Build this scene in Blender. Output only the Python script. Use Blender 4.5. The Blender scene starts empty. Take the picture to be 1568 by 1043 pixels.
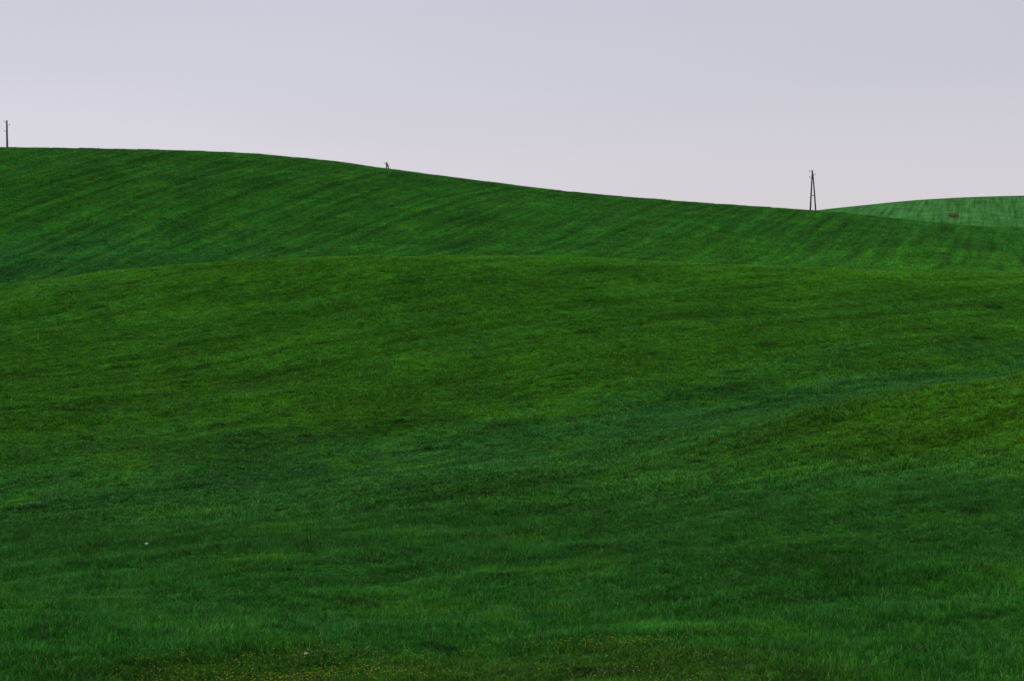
import bpy, math, random
import numpy as np
from mathutils import Vector, Matrix
random.seed(7); rng=np.random.default_rng(7)
scene=bpy.context.scene
F=2178.0; CX=784.0; HR=420.0     # focal length, centre column, horizon row in pixels; turn pixel positions into world metres

# ------------------------------------------------------------------ terrain
def pchip(X,Y,q):
    """X,Y: [S,N] knots (X increasing along S), q: [N]"""
    h=np.diff(X,axis=0); d=np.diff(Y,axis=0)/h
    m=np.zeros_like(Y)
    w1=2*h[1:]+h[:-1]; w2=h[1:]+2*h[:-1]
    ok=(d[1:]*d[:-1])>0
    with np.errstate(divide='ignore',invalid='ignore'):
        hm=(w1+w2)/(w1/d[:-1]+w2/d[1:])
    m[1:-1]=np.where(ok,hm,0)
    m[0]=d[0]; m[-1]=d[-1]
    S,N=X.shape
    idx=np.clip((q[None,:]>=X).sum(0)-1,0,S-2)
    c=np.arange(N)
    x0=X[idx,c]; hh=h[idx,c]; t=np.clip((q-x0)/hh,0,1)
    y0=Y[idx,c]; y1=Y[idx+1,c]; m0=m[idx,c]*hh; m1=m[idx+1,c]*hh
    return (2*t**3-3*t**2+1)*y0+(t**3-2*t**2+t)*m0+(-2*t**3+3*t**2)*y1+(t**3-t**2)*m1
def curve(xs,ys,q):
    xs=np.array(xs,float); ys=np.array(ys,float)
    q=np.clip(q,xs[0],xs[-1])
    N=len(q)
    return pchip(np.repeat(xs[:,None],N,1),np.repeat(ys[:,None],N,1),q)
def fromrows(Y,pts):
    xs=[(p[0]-CX)/F*Y for p in pts]; zs=[(HR-p[1])/F*Y for p in pts]
    return xs,zs
ST=[]
def const(Y,z): ST.append((Y,[-1e3,1e3],[z,z]))
def rows(Y,pts):
    xs,zs=fromrows(Y,pts); ST.append((Y,xs,zs))
const(-400,-3); const(-60,-1.2); const(0,-1.75); 
rows(20,[(-900,1035),(784,1043),(2500,1030)])
rows(32,[(-900,925),(0,915),(784,910),(2500,890)])
rows(46,[(-900,840),(0,815),(784,795),(1568,760),(2500,720)])
rows(60,[(-900,730),(0,712),(784,690),(1568,655),(2500,600)])
rows(80,[(-900,620),(0,605),(784,575),(1568,560),(2500,540)])
rows(100,[(-900,540),(0,508),(784,468),(1568,486),(2500,510)])
rows(120,[(-900,500),(0,440),(200,414),(400,399),(600,394),(784,393),(1000,402),(1250,413),(1568,424),(2500,450)])
rows(138,[(-900,480),(0,452),(400,412),(784,401),(1100,407),(1568,416),(2500,440)])
rows(155,[(-900,390),(0,400),(400,385),(784,382),(1100,392),(1568,402),(2500,410)])
rows(178,[(-900,310),(0,318),(400,325),(784,340),(1100,360),(1568,382),(2500,400)])
rows(203,[(-900,250),(0,256),(400,270),(784,303),(1100,330),(1568,362),(2500,390)])
rows(228,[(-900,236),(0,229),(100,230),(200,232),(300,234.5),(400,239),(450,243.5),(520,250.5),(593,261),(660,269.5),(750,281),(850,293.5),(950,303),(1050,311),(1150,318),(1240,324),(1300,329),(1400,339.5),(1500,348),(1568,352),(2500,385)])
ST.append((275,[-400,-103,-25,53,300],[19,21.6,14.0,10.0,3.0]))
ST.append((400,[-800,-100,100,800],[8,6,2,0]))
rows(520,[(-2000,420),(784,425),(1150,380),(1250,352),(1400,345),(1568,342),(2500,345)])
rows(640,[(-2000,430),(784,420),(1000,372),(1150,336),(1250,322.5),(1320,315),(1380,309),(1440,305),(1500,302.5),(1568,301),(1700,300),(2500,320)])
const(900,8); const(1800,-5); const(6000,-30)
YS=np.array([s[0] for s in ST],float)
def height(x,y):
    x=np.asarray(x,float); y=np.asarray(y,float)
    N=len(x)
    Z=np.stack([curve(s[1],s[2],x) for s in ST])
    X=np.repeat(YS[:,None],N,1)
    z=pchip(X,Z,y)
    ax=65+0.57*x
    fade=np.exp(-((x-2)/70)**4)
    z=z-0.75*np.exp(-((y-ax)/8)**2)*fade
    z=z+2.15*np.exp(-((x-28)/15)**2-((y-61)/10)**2)
    und=np.exp(-((y-45)/45)**4)
    z=z+0.20*np.sin(x*0.30+y*0.14+1)*np.sin(y*0.26-x*.12)*und+0.07*np.sin(x*0.9-y*.5)*np.sin(y*0.8+x*.3)*und
    m2=np.exp(-((y-185)/35)**4)
    z=z+0.28*np.sin(x*0.21-y*0.05)*m2*np.clip((215-y)/30,0,1)
    z=z+0.03*np.sin(x*1.3)*np.sin(y*.9+x*.2)
    return z
def h1(x,y): return float(height(np.array([x]),np.array([y]))[0])

def axis(segs):
    out=[segs[0][0]]
    for a,b,st in segs:
        n=max(1,int(round((b-a)/st)))
        out+=list(np.linspace(a,b,n+1)[1:])
    return np.array(out)
ya=axis([(-400,-60,34),(-60,0,6),(0,10,1),(10,60,.5),(60,140,.8),(140,260,.9),(260,420,4),(420,700,4),(700,1000,20),(1000,1800,80),(1800,6000,400)])
xp=axis([(0,60,1.0),(60,140,1.6),(140,330,5),(330,800,30),(800,5000,350)])
xa=np.concatenate([-xp[::-1][:-1],xp])
GX,GY=np.meshgrid(xa,ya)
GZ=height(GX.ravel(),GY.ravel())
V=np.stack([GX.ravel(),GY.ravel(),GZ],1)
nx,ny=len(xa),len(ya)
i=np.arange(nx-1)[None,:]+np.arange(ny-1)[:,None]*nx
i=i.ravel()
Fc=np.stack([i,i+1,i+1+nx,i+nx],1)
me=bpy.data.meshes.new("hills_terrain")
me.from_pydata(V.tolist(),[],Fc.tolist()); me.update()
me.polygons.foreach_set("use_smooth",[True]*len(me.polygons))
terrain=bpy.data.objects.new("hills_terrain",me); scene.collection.objects.link(terrain)

# ------------------------------------------------------------------ colour
def new_mat(n):
    m=bpy.data.materials.new(n); m.use_nodes=True; m.node_tree.nodes.clear(); return m
class NB:
    def __init__(s,nt): s.nt=nt
    def n(s,t,**k):
        nd=s.nt.nodes.new(t)
        for a,b in k.items(): setattr(nd,a,b)
        return nd
    def l(s,a,b): s.nt.links.new(a,b)
    def math(s,op,a,b=None,c=None,clamp=False):
        nd=s.n('ShaderNodeMath',operation=op); nd.use_clamp=clamp
        for k,v in enumerate((a,b,c)):
            if v is None: continue
            if isinstance(v,(int,float)): nd.inputs[k].default_value=v
            else: s.l(v,nd.inputs[k])
        return nd.outputs[0]
    def mapr(s,v,a,b,c,d,smooth=True):
        nd=s.n('ShaderNodeMapRange'); nd.interpolation_type='SMOOTHSTEP' if smooth else 'LINEAR'
        s.l(v,nd.inputs[0])
        for k,q in zip((1,2,3,4),(a,b,c,d)): nd.inputs[k].default_value=q
        return nd.outputs[0]
    def noise(s,vec,scale,detail=3,rough=.55):
        nd=s.n('ShaderNodeTexNoise'); nd.inputs['Scale'].default_value=scale
        nd.inputs['Detail'].default_value=detail; nd.inputs['Roughness'].default_value=rough
        s.l(vec,nd.inputs['Vector']); return nd.outputs[0]
    def mapping(s,vec,rotz,scale):
        nd=s.n('ShaderNodeVectorRotate'); nd.rotation_type='Z_AXIS'; nd.inputs['Angle'].default_value=rotz
        s.l(vec,nd.inputs['Vector'])
        m=s.n('ShaderNodeVectorMath',operation='MULTIPLY'); m.inputs[1].default_value=scale
        s.l(nd.outputs[0],m.inputs[0]); return m.outputs[0]
    def mix(s,f,a,b,bt='MIX'):
        nd=s.n('ShaderNodeMix',data_type='RGBA',blend_type=bt)
        if isinstance(f,(int,float)): nd.inputs[0].default_value=f
        else: s.l(f,nd.inputs[0])
        for sock,v in ((nd.inputs[6],a),(nd.inputs[7],b)):
            if isinstance(v,tuple): sock.default_value=(*v,1)
            else: s.l(v,sock)
        return nd.outputs[2]
BLUE=(0.034,0.150,0.030); YEL=(0.066,0.225,0.004)
def crop_colour(b):
    g=b.n('ShaderNodeNewGeometry'); P=g.outputs['Position']
    flat=b.n('ShaderNodeVectorMath',operation='MULTIPLY'); flat.inputs[1].default_value=(1,1,0); b.l(P,flat.inputs[0]); P=flat.outputs[0]
    sp=b.n('ShaderNodeSeparateXYZ'); b.l(P,sp.inputs[0]); x,y=sp.outputs[0],sp.outputs[1]
    nA=b.noise(P,.05,2); nB=b.noise(P,.22,3,.6); nC=b.noise(b.mapping(P,-.2,(.9,1.25,1)),1.3,5,.75)
    streak1=b.noise(b.mapping(P,-0.52,(.06,.55,1)),1,4,.6)
    streak2=b.noise(b.mapping(P,-1.25,(.025,.6,1)),1,4,.65)
    yw=b.math('ADD',y,b.math('MULTIPLY',b.math('SUBTRACT',nA,.5),34))
    yw=b.math('ADD',yw,b.math('MULTIPLY',b.math('SUBTRACT',nB,.5),14))
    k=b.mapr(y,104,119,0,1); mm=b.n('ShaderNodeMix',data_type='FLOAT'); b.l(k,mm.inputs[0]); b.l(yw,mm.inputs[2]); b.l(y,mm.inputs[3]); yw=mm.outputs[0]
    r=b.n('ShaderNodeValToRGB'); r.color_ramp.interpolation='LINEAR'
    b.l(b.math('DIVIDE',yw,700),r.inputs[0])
    stops=[(15,(.026,.150,.008)),(26,(0.025,.155,.010)),(42,(0.031,.155,.016)),(58,(0.038,.165,.014)),(74,(0.048,.19,.006)),(100,(0.041,.182,.006)),(110,(.044,.195,.006)),(119,(0.068,.27,.005)),(124,(0.06,.25,.008)),(136,(0.033,.20,.012)),(180,(0.028,.175,.012)),(212,(0.029,.172,.013)),(226,(0.036,.20,.014)),(500,(.058,.20,.048)),(690,(.062,.20,.052))]  # farthest stops paled: aerial haze put into the distant hill's colour
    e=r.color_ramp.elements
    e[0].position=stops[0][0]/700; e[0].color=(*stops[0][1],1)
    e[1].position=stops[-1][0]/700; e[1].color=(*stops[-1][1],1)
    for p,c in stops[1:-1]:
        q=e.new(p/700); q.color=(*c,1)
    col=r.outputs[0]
    # darker, bluer bottom behind the middle swell, mostly on the left; brighter and yellower on the right
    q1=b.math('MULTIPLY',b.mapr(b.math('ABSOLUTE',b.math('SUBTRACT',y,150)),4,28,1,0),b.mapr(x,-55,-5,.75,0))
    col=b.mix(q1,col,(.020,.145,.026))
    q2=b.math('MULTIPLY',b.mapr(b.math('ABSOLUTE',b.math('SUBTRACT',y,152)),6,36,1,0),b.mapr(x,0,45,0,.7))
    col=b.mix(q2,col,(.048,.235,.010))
    # bluer, darker hollow between the two swells
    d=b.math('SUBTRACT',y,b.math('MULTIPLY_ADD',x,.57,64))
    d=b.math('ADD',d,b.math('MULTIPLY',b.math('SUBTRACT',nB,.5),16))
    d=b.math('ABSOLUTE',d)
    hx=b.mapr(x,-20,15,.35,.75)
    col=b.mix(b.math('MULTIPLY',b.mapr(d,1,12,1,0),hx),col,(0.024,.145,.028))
    # yellower crown of the right-hand swell
    dx=b.math('DIVIDE',b.math('SUBTRACT',x,23),15); dy=b.math('DIVIDE',b.math('SUBTRACT',y,57),9)
    dd=b.math('SQRT',b.math('ADD',b.math('MULTIPLY',dx,dx),b.math('MULTIPLY',dy,dy)))
    dd=b.math('ADD',dd,b.math('MULTIPLY',b.math('SUBTRACT',nB,.5),.8))
    col=b.mix(b.mapr(dd,.3,1.3,.9,0),col,(0.062,.205,.004))
    col=b.mix(b.mapr(nB,.50,.70,0,.45),col,YEL)
    col=b.mix(b.mapr(streak1,.5,.68,0,.5),col,BLUE)
    # thin, weedy headland strip
    hd=b.math('ADD',y,b.math('MULTIPLY',b.math('SUBTRACT',b.noise(P,.8,3),.5),5))
    hf=b.math('MULTIPLY',b.mapr(hd,20,23,.55,0),b.mapr(b.math('ABSOLUTE',b.math('ADD',x,.8)),3.2,6.5,1,0))
    col=b.mix(hf,col,(.058,.135,.006))
    far=b.mapr(y,125,145,0,1)
    s1=b.mapr(streak1,.3,.7,.6,1.4,False); s2=b.mapr(streak2,.3,.7,.5,1.5,False)
    m=b.n('ShaderNodeMix',data_type='FLOAT'); b.l(far,m.inputs[0]); b.l(s1,m.inputs[2]); b.l(s2,m.inputs[3])
    br=b.math('MULTIPLY',m.outputs[0],b.mapr(nC,.28,.72,.35,1.8,False))
    br=b.math('MULTIPLY',br,b.mapr(b.noise(P,.11,2),.3,.7,.78,1.22,False))
    # small dark patches scattered over the sward
    gp=b.noise(b.mapping(P,.1,(.35,.8,1)),1.0,2,.5)
    br=b.math('MULTIPLY',br,b.mapr(gp,.62,.72,1,.42))
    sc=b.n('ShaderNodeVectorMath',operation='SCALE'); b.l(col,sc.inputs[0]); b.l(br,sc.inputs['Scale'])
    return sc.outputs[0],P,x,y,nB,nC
# terrain material
m=new_mat("field_soil_and_sward"); b=NB(m.node_tree)
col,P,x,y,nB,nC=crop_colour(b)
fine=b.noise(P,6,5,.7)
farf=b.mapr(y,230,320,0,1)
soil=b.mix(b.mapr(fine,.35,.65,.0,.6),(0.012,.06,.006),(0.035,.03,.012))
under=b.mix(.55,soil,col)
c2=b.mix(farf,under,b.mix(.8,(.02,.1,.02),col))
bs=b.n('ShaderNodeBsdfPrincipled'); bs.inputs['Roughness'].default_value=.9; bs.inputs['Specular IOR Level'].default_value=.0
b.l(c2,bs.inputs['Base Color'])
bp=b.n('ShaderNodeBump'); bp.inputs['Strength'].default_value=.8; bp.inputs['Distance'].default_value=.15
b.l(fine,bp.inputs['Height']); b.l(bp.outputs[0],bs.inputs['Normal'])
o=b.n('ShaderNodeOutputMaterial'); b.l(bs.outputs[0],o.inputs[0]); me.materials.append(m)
# blade materials
def blade_mat(name,trans):
    mb=new_mat(name); b=NB(mb.node_tree)
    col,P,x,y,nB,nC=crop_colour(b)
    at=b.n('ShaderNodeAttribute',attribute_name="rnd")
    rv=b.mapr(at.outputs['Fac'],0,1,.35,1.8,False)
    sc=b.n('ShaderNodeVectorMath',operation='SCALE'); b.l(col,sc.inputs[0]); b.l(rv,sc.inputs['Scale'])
    dry_hilite=b.math('GREATER_THAN',at.outputs['Fac'],.95)  # few dry, paler blades; tuft highlights painted into their colour
    cc=b.mix(b.math('MULTIPLY',dry_hilite,.55),sc.outputs[0],(.24,.36,.14))
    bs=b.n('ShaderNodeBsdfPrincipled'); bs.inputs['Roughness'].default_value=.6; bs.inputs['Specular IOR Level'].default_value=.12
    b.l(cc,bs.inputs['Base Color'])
    o=b.n('ShaderNodeOutputMaterial')
    if trans:
        tr=b.n('ShaderNodeBsdfTranslucent'); b.l(cc,tr.inputs[0])
        mx=b.n('ShaderNodeMixShader'); mx.inputs[0].default_value=.25
        b.l(bs.outputs[0],mx.inputs[1]); b.l(tr.outputs[0],mx.inputs[2]); b.l(mx.outputs[0],o.inputs[0])
    else: b.l(bs.outputs[0],o.inputs[0])
    return mb
mb1=blade_mat("young_wheat_blade",True); mb2=blade_mat("young_wheat_blade_dense",False)

# ------------------------------------------------------------------ grass patches (tillered tufts)
def make_patch(name,mat,size,count,hmin,hmax,width,seg,tuft):
    vs=[];fs=[];rn=[]
    k=0
    while k<count:
        tx=(random.random()-.5)*size*1.15; ty=(random.random()-.5)*size*1.15
        n=random.randint(max(1,tuft-2),tuft+2); th=random.uniform(.7,1.2); tr_=random.random()
        for _ in range(n):
            k+=1
            bx=tx+random.gauss(0,.012); by=ty+random.gauss(0,.012)
            a=random.random()*6.283; L=random.uniform(hmin,hmax)*th*(1 if random.random()>.06 else 1.3); w=width*random.uniform(.7,1.3)
            lean=random.uniform(.15,1.1); f=random.random()*6.283
            dxx,dyy=math.cos(a),math.sin(a); wx,wy=math.cos(f)*w/2,math.sin(f)*w/2
            base=len(vs); r=random.random() if random.random()<.5 else tr_
            for s in range(seg):
                t=s/seg
                hx=bx+dxx*L*lean*t*t; hy=by+dyy*L*lean*t*t; hz=L*t*(1-.4*lean*t)-.01
                ww=1-.5*t*t
                vs+= [(hx-wx*ww,hy-wy*ww,hz),(hx+wx*ww,hy+wy*ww,hz)]; rn+=[r,r]
            vs.append((bx+dxx*L*lean,by+dyy*L*lean,L*(1-.4*lean))); rn.append(r)
            for s in range(seg-1):
                q=base+2*s; fs.append((q,q+1,q+3,q+2))
            q=base+2*(seg-1); fs.append((q,q+1,q+2))
    mm=bpy.data.meshes.new(name); mm.from_pydata(vs,[],fs)
    at=mm.attributes.new("rnd",'FLOAT','POINT'); at.data.foreach_set("value",rn)
    mm.materials.append(mat); ob=bpy.data.objects.new(name,mm); return ob
def scatter(name,coll,P,R,S):
    N=len(P)
    mm=bpy.data.meshes.new(name); mm.vertices.add(N); mm.vertices.foreach_set("co",P.astype(np.float32).ravel())
    a=mm.attributes.new("rot",'FLOAT_VECTOR','POINT'); a.data.foreach_set("vector",R.astype(np.float32).ravel())
    a=mm.attributes.new("scl",'FLOAT_VECTOR','POINT'); a.data.foreach_set("vector",S.astype(np.float32).ravel())
    mm.update()
    ob=bpy.data.objects.new(name,mm); scene.collection.objects.link(ob)
    ng=bpy.data.node_groups.new(name+"_nodes",'GeometryNodeTree')
    ng.interface.new_socket("Geometry",in_out='INPUT',socket_type='NodeSocketGeometry')
    ng.interface.new_socket("Geometry",in_out='OUTPUT',socket_type='NodeSocketGeometry')
    n=ng.nodes; gi=n.new('NodeGroupInput'); go=n.new('NodeGroupOutput')
    ci=n.new('GeometryNodeCollectionInfo'); ci.inputs['Collection'].default_value=coll
    ci.inputs['Separate Children'].default_value=True; ci.inputs['Reset Children'].default_value=True
    ip=n.new('GeometryNodeInstanceOnPoints'); ip.inputs['Pick Instance'].default_value=True
    ra=n.new('GeometryNodeInputNamedAttribute'); ra.data_type='FLOAT_VECTOR'; ra.inputs[0].default_value="rot"
    sa=n.new('GeometryNodeInputNamedAttribute'); sa.data_type='FLOAT_VECTOR'; sa.inputs[0].default_value="scl"
    L=ng.links.new
    L(gi.outputs[0],ip.inputs['Points']); L(ci.outputs[0],ip.inputs['Instance'])
    er=n.new('FunctionNodeEulerToRotation'); L(ra.outputs[0],er.inputs[0]); L(er.outputs[0],ip.inputs['Rotation'])
    L(sa.outputs[0],ip.inputs['Scale'])
    rd=n.new('FunctionNodeRandomValue'); rd.data_type='INT'
    for s in rd.inputs:
        if s.type=='INT' and s.name=='Max': s.default_value=1000
    out=[s for s in rd.outputs if s.type=='INT'][0]
    L(out,ip.inputs['Instance Index'])
    L(ip.outputs[0],go.inputs[0])
    md=ob.modifiers.new("scatter",'NODES'); md.node_group=ng
    return ob
def patches(cname,nvar,*a):
    c=bpy.data.collections.new(cname)
    for k in range(nvar): c.objects.link(make_patch(cname+"_patch",*a))
    return c
def vnoise(x,y,seed,cell):
    r=np.random.default_rng(seed); T=r.random((256,256))
    u=x/cell+1000; v=y/cell+1000
    iu=np.floor(u).astype(int); iv=np.floor(v).astype(int); fu=u-iu; fv=v-iv
    fu=fu*fu*(3-2*fu); fv=fv*fv*(3-2*fv)
    g=lambda i,j:T[i%256,j%256]
    return (g(iu,iv)*(1-fu)+g(iu+1,iv)*fu)*(1-fv)+(g(iu,iv+1)*(1-fu)+g(iu+1,iv+1)*fu)*fv
def band(y0,y1,step,wf,pad):
    ys=np.arange(y0,y1,step); pts=[]
    for yy in ys:
        w=wf*yy+pad; xs=np.arange(-w,w,step)
        pts.append(np.stack([xs,np.full_like(xs,yy)],1))
    p=np.concatenate(pts); p+= (rng.random(p.shape)-.5)*step*.5
    return p
def field(name,coll,p,smin,smax):
    x,y=p[:,0],p[:,1]; z=height(x,y); e=.4
    gx=(height(x+e,y)-height(x-e,y))/(2*e); gy=(height(x,y+e)-height(x,y-e))/(2*e)
    N=len(x); R=np.zeros((N,3)); az=rng.random(N)*6.283
    for k in range(N):
        n=Vector((-gx[k],-gy[k],1)).normalized()
        q=Vector((0,0,1)).rotation_difference(n).to_matrix()@Matrix.Rotation(az[k],3,'Z')
        R[k]=q.to_euler()
    nz=.55*vnoise(x,y,1,1.3)+.45*vnoise(x*.5+y*.2,y,2,4)
    s=smin+(smax-smin)*nz*rng.uniform(.8,1.2,N)
    head=np.clip((22.8-y+3*(vnoise(x,y,9,1.2)-.5)*2)/1.5,0,1)*np.clip((6-np.abs(x+.8))/2,0,1)
    s=s*(1-.45*head)
    S=np.stack([np.ones(N),np.ones(N),s],1)
    return scatter(name,coll,np.stack([x,y,z],1),R,S)
cn=patches("wheat_near",7,mb1,.6,400,.09,.2,.0095,3,6)
cm=patches("wheat_mid",6,mb2,1.3,720,.10,.2,.017,2,5)
cf=patches("wheat_far",6,mb2,3.0,1400,.10,.2,.034,2,1)
field("wheat_grass",cn,band(13,48,.58,.48,3),.3,1.6)
field("wheat_grass",cm,band(47.5,121,1.25,.40,5),.3,1.5)
field("wheat_grass",cf,band(120,262,2.8,.40,6),.4,1.4)

# ------------------------------------------------------------------ flowers
def simple_mat(n,c,rough=.8,nscale=8,var=.3):
    m=new_mat(n); b=NB(m.node_tree); tc=b.n('ShaderNodeTexCoord')
    nn=b.noise(tc.outputs['Object'],nscale,4,.6)
    v=b.mapr(nn,.25,.75,1-var,1+var,False)
    rgb=b.n('ShaderNodeRGB'); rgb.outputs[0].default_value=(*c,1)
    sc=b.n('ShaderNodeVectorMath',operation='SCALE'); b.l(rgb.outputs[0],sc.inputs[0]); b.l(v,sc.inputs['Scale'])
    bs=b.n('ShaderNodeBsdfPrincipled'); bs.inputs['Roughness'].default_value=rough; bs.inputs['Specular IOR Level'].default_value=.2
    b.l(sc.outputs[0],bs.inputs['Base Color'])
    o=b.n('ShaderNodeOutputMaterial'); b.l(bs.outputs[0],o.inputs[0]); return m
mfl=simple_mat("yellow_petal",(.30,.32,.008)); mst=simple_mat("flower_stem",(.06,.13,.015))
vs=[];fs=[];mi=[]
M=9000
fx=rng.uniform(-6.5,4.8,M); fy=rng.uniform(16,25,M)
den=vnoise(fx*.6,fy,5,.9)*vnoise(fx,fy,6,2.5)
ker=np.exp(-((fx+.8)/4.8)**4)*np.clip((24.0+.25*np.sin(fx)-fy)/2.2,0,1)
keep=(rng.random(M)<np.clip((den*ker-.10)*3,0,1))
fx=fx[keep]; fy=fy[keep]; fz=height(fx,fy)
for x0,y0,z0 in zip(fx,fy,fz):
    H=random.uniform(.09,.19); ax,ay=random.uniform(-.03,.03),random.uniform(-.03,.03); w=.003
    q=len(vs); vs+=[(x0-w,y0,z0),(x0+w,y0,z0),(x0+ax+w,y0+ay,z0+H),(x0+ax-w,y0+ay,z0+H)]; fs.append((q,q+1,q+2,q+3)); mi.append(1)
    n=random.randint(4,6); rr=random.uniform(.006,.013); tz=random.uniform(-.3,.5)
    for k in range(n):
        a=6.283*k/n+random.random()*.3
        q=len(vs); c=(x0+ax,y0+ay,z0+H)
        vs+=[c,(c[0]+rr*math.cos(a-.45),c[1]+rr*math.sin(a-.45),c[2]+rr*.4),(c[0]+rr*1.3*math.cos(a),c[1]+rr*1.3*math.sin(a),c[2]+rr*.7*(1+tz)),(c[0]+rr*math.cos(a+.45),c[1]+rr*math.sin(a+.45),c[2]+rr*.4)]
        fs.append((q,q+1,q+2,q+3)); mi.append(0)
fm=bpy.data.meshes.new("yellow_wildflowers"); fm.from_pydata(vs,[],fs); fm.materials.append(mfl); fm.materials.append(mst)
fm.polygons.foreach_set("material_index",mi)
scene.collection.objects.link(bpy.data.objects.new("yellow_wildflowers",fm))

# ------------------------------------------------------------------ stones
import bmesh
from mathutils import noise as mn
mstone=simple_mat("pale_stone",(.55,.53,.46),.9,20,.2)
def stone(x,y,r,h):
    bm=bmesh.new(); bmesh.ops.create_icosphere(bm,subdivisions=3,radius=1)
    for v in bm.verts:
        k=1+.35*mn.noise(v.co*1.3+Vector((x,y,0)))+.1*mn.noise(v.co*4)
        v.co=Vector((v.co.x*r*k,v.co.y*r*.8*k,v.co.z*r*.7*k))
    mm=bpy.data.meshes.new("field_stone"); bm.to_mesh(mm); bm.free(); mm.materials.append(mstone)
    o=bpy.data.objects.new("field_stone",mm); o.location=(x,y,h1(x,y)+h); scene.collection.objects.link(o)
def solve(px,row,y0,y1):
    u=(px-CX)/F; s=(HR-row)/F
    ys=np.linspace(y0,y1,3000); d=height(u*ys,ys)-s*ys
    k=np.argmin(np.abs(d)); return u*ys[k],ys[k]
sx,sy=solve(220,840,25,60); stone(sx,sy,.065,.07)
sx,sy=solve(465,1012,16,30); stone(sx,sy,.032,.05)

# ------------------------------------------------------------------ utility poles
mw=simple_mat("weathered_pole_timber",(.09,.085,.085),.9,3,.3)
mi_=simple_mat("porcelain_insulator",(.35,.33,.3),.4,3,.1)
mh=simple_mat("rusty_hook_iron",(.06,.045,.04),.7,5,.2)
def tube(name,pts,rad,mat,parent,seg=12):
    bm=bmesh.new(); rings=[]
    for k,(p,r) in enumerate(zip(pts,rad)):
        p=Vector(p)
        d=(Vector(pts[min(k+1,len(pts)-1)])-Vector(pts[max(k-1,0)])).normalized()
        u=d.orthogonal().normalized() if abs(d.z)<.99 else Vector((1,0,0)); u=(u-d*u.dot(d)).normalized(); w=d.cross(u)
        rings.append([bm.verts.new(p+u*r*math.cos(6.283*j/seg)+w*r*math.sin(6.283*j/seg)) for j in range(seg)])
    for a,c in zip(rings[:-1],rings[1:]):
        for j in range(seg): bm.faces.new((a[j],a[(j+1)%seg],c[(j+1)%seg],c[j]))
    bm.faces.new(rings[0][::-1]); bm.faces.new(rings[-1])
    for f in bm.faces: f.smooth=True
    mm=bpy.data.meshes.new(name); bm.to_mesh(mm); bm.free(); mm.materials.append(mat)
    o=bpy.data.objects.new(name,mm); o.parent=parent; scene.collection.objects.link(o); return o
def insul(parent,n,x,z,side):
    tube("hook_%d"%n,[(x,0,z),(x+side*.26,0,z-.08),(x+side*.36,0,z+.02),(x+side*.36,0,z+.12)],[.025]*4,mh,parent,8)
    X=x+side*.36
    tube("insulator_%d"%n,[(X,0,z+.08),(X,0,z+.11),(X,0,z+.17),(X,0,z+.20),(X,0,z+.26),(X,0,z+.29)],[.04,.095,.08,.06,.07,.03],mi_,parent,12)
def pole(x,y,top,strut,rad=.13,lean=0,join=.95):
    zb=h1(x,y); e=bpy.data.objects.new("utility_pole",None); e.location=(x,y,zb); scene.collection.objects.link(e)
    H=top-zb
    tube("post",[(0,0,-.4),(lean*.5,0,H*.5),(lean,0,H-.06),(lean,0,H)],[rad*1.25,rad*1.05,rad*.85,rad*.5],mw,e)
    if strut:
        tube("brace",[(strut,0.3,-.4),((strut+lean+.08)*.5,.2,H*.5),(lean+.08,.12,H*join)],[rad*1.1,rad*.95,rad*.8],mw,e)
        tube("cross_tie",[(lean*.3-.05,.14,H*.45),(strut*.62,.18,H*.45)],[.05,.05],mw,e,8)
    insul(e,1,lean-rad*.8,H-.35,-1); insul(e,2,lean+rad*.8,H-.95,1); insul(e,3,lean-rad*.8,H-2.2 if not strut else H-1.35,-1)
    print("POLE",x,y,zb,top,H)
def polept(px,row,Y): return (px-CX)/F*Y, (HR-row)/F*Y
x_,t_=polept(15,186,285); pole(x_,285,t_,0,.19)
x_,t_=polept(593,249,275); pole(x_-.4,275,t_,2.2,.14,.4,.97)
x_,t_=polept(1242,261,246); pole(x_-.35,246,t_,1.15,.13,.35)

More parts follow.
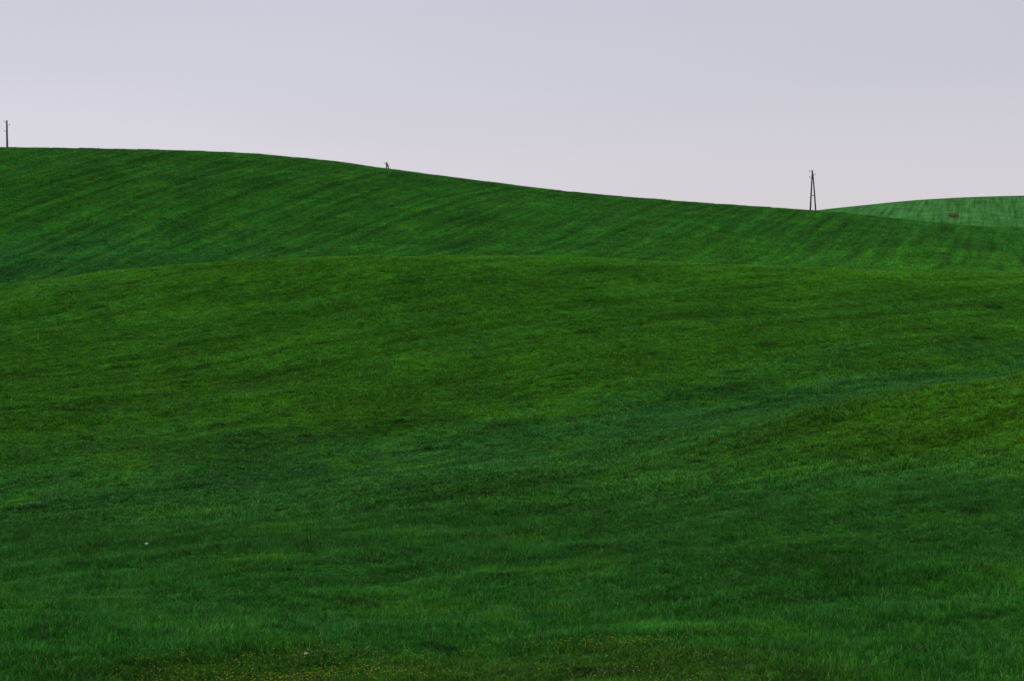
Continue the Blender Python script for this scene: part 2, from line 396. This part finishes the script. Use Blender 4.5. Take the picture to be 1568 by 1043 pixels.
# ------------------------------------------------------------------ shrub on distant hill
mbr=simple_mat("bare_twig_bark",(.17,.10,.07),.9,2,.3); mlf=simple_mat("russet_leaf",(.29,.16,.10),.9,2,.4)
sx,sy=solve(1458,333,430,660); sz=h1(sx,sy); print("SHRUB",sx,sy,sz)
vs=[];fs=[];mi=[]
def twig(a,bp_,r0,r1,mat):
    a=Vector(a);bp_=Vector(bp_);d=(bp_-a).normalized();u=d.orthogonal().normalized();w=d.cross(u);q=len(vs)
    for p,r in((a,r0),(bp_,r1)):
        for j in range(4): vs.append(tuple(p+u*r*math.cos(1.571*j)+w*r*math.sin(1.571*j)))
    for j in range(4): fs.append((q+j,q+(j+1)%4,q+4+(j+1)%4,q+4+j)); mi.append(mat)
for k in range(34):
    a=random.random()*6.283; rr=random.random()**.6
    base=(math.cos(a)*rr*1.2,math.sin(a)*.8*rr,-.1)
    tip=Vector((math.cos(a)*rr*2.5+random.uniform(-.3,.3),math.sin(a)*rr*1.4,random.uniform(.9,2.2)*(1-.5*rr)))
    mid=Vector(base).lerp(tip,.5)+Vector((0,0,.2))
    twig(base,mid,.05,.03,0); twig(mid,tip,.03,.015,0)
    for j in range(14):
        p=mid.lerp(tip,random.random())
        e2=p+Vector((random.gauss(0,.3),random.gauss(0,.3),random.uniform(-.05,.35)))
        twig(p,e2,.012,.006,0)
        for t in range(3):
            c=e2+Vector((random.gauss(0,.12),random.gauss(0,.12),random.gauss(0,.1))); s=random.uniform(.04,.09)
            n1=Vector((random.gauss(0,1),random.gauss(0,1),random.gauss(0,1))).normalized(); u=n1.orthogonal().normalized(); w=n1.cross(u); q=len(vs)
            vs+= [tuple(c-u*s),tuple(c+w*s*.6),tuple(c+u*s),tuple(c-w*s*.6)]; fs.append((q,q+1,q+2,q+3)); mi.append(1)
bmh=bpy.data.meshes.new("russet_shrub"); bmh.from_pydata(vs,[],fs); bmh.materials.append(mbr); bmh.materials.append(mlf); bmh.polygons.foreach_set("material_index",mi)
ob=bpy.data.objects.new("russet_shrub",bmh); ob.location=(sx,sy,sz); scene.collection.objects.link(ob)

# ------------------------------------------------------------------ sky + sun
SUN_EL=math.radians(32); SUN_AZ=math.radians(-100)   # azimuth from +Y, negative = left
w=bpy.data.worlds.new("World"); scene.world=w; w.use_nodes=True; nt=w.node_tree; nt.nodes.clear(); b=NB(nt)
sky=b.n('ShaderNodeTexSky'); sky.sky_type='NISHITA'; sky.sun_disc=False; sky.sun_elevation=SUN_EL; sky.sun_rotation=SUN_AZ
bg1=b.n('ShaderNodeBackground'); b.l(sky.outputs[0],bg1.inputs[0]); bg1.inputs[1].default_value=.05
tc=b.n('ShaderNodeTexCoord'); G=tc.outputs['Generated']; sp=b.n('ShaderNodeSeparateXYZ'); b.l(G,sp.inputs[0])
r=b.n('ShaderNodeValToRGB'); b.l(sp.outputs[2],r.inputs[0]); e=r.color_ramp.elements
e[0].position=0.0; e[0].color=(.75,.70,.73,1)
e[1].position=1; e[1].color=(.58,.60,.66,1)
q=e.new(.07); q.color=(.695,.665,.72,1)
q=e.new(.13); q.color=(.635,.63,.71,1)
q=e.new(.22); q.color=(.60,.605,.705,1)
cl=b.noise(b.mapping(G,0,(1.2,1.2,6)),1.6,3,.5)
side=b.mapr(sp.outputs[0],-.35,.4,1.04,.95,False)
k=b.math('MULTIPLY',b.mapr(cl,.3,.7,.975,1.025,False),side)
sc=b.n('ShaderNodeVectorMath',operation='SCALE'); b.l(r.outputs[0],sc.inputs[0]); b.l(k,sc.inputs['Scale'])
bg2=b.n('ShaderNodeBackground'); b.l(sc.outputs[0],bg2.inputs[0]); bg2.inputs[1].default_value=1.0
ms=b.n('ShaderNodeMixShader'); ms.inputs[0].default_value=.96; b.l(bg1.outputs[0],ms.inputs[1]); b.l(bg2.outputs[0],ms.inputs[2])
o=b.n('ShaderNodeOutputWorld'); b.l(ms.outputs[0],o.inputs[0])
sl=bpy.data.lights.new("sun",'SUN'); sl.energy=1.3; sl.angle=math.radians(10); sl.color=(1,.95,.86)
so=bpy.data.objects.new("sun",sl); scene.collection.objects.link(so)
dirv=Vector((math.sin(SUN_AZ)*math.cos(SUN_EL),math.cos(SUN_AZ)*math.cos(SUN_EL),math.sin(SUN_EL)))
so.rotation_euler=dirv.to_track_quat('Z','Y').to_euler()
# ------------------------------------------------------------------ camera
cam=bpy.data.cameras.new("camera"); cam.lens=50; cam.sensor_width=36; cam.clip_end=12000; cam.clip_start=.1
co=bpy.data.objects.new("camera",cam); scene.collection.objects.link(co); co.location=(0,0,0)
co.rotation_euler=(math.radians(90)-math.atan((521.5-HR)/F),0,0); scene.camera=co
scene.view_settings.view_transform='Standard'; scene.view_settings.look='None'; scene.view_settings.exposure=0
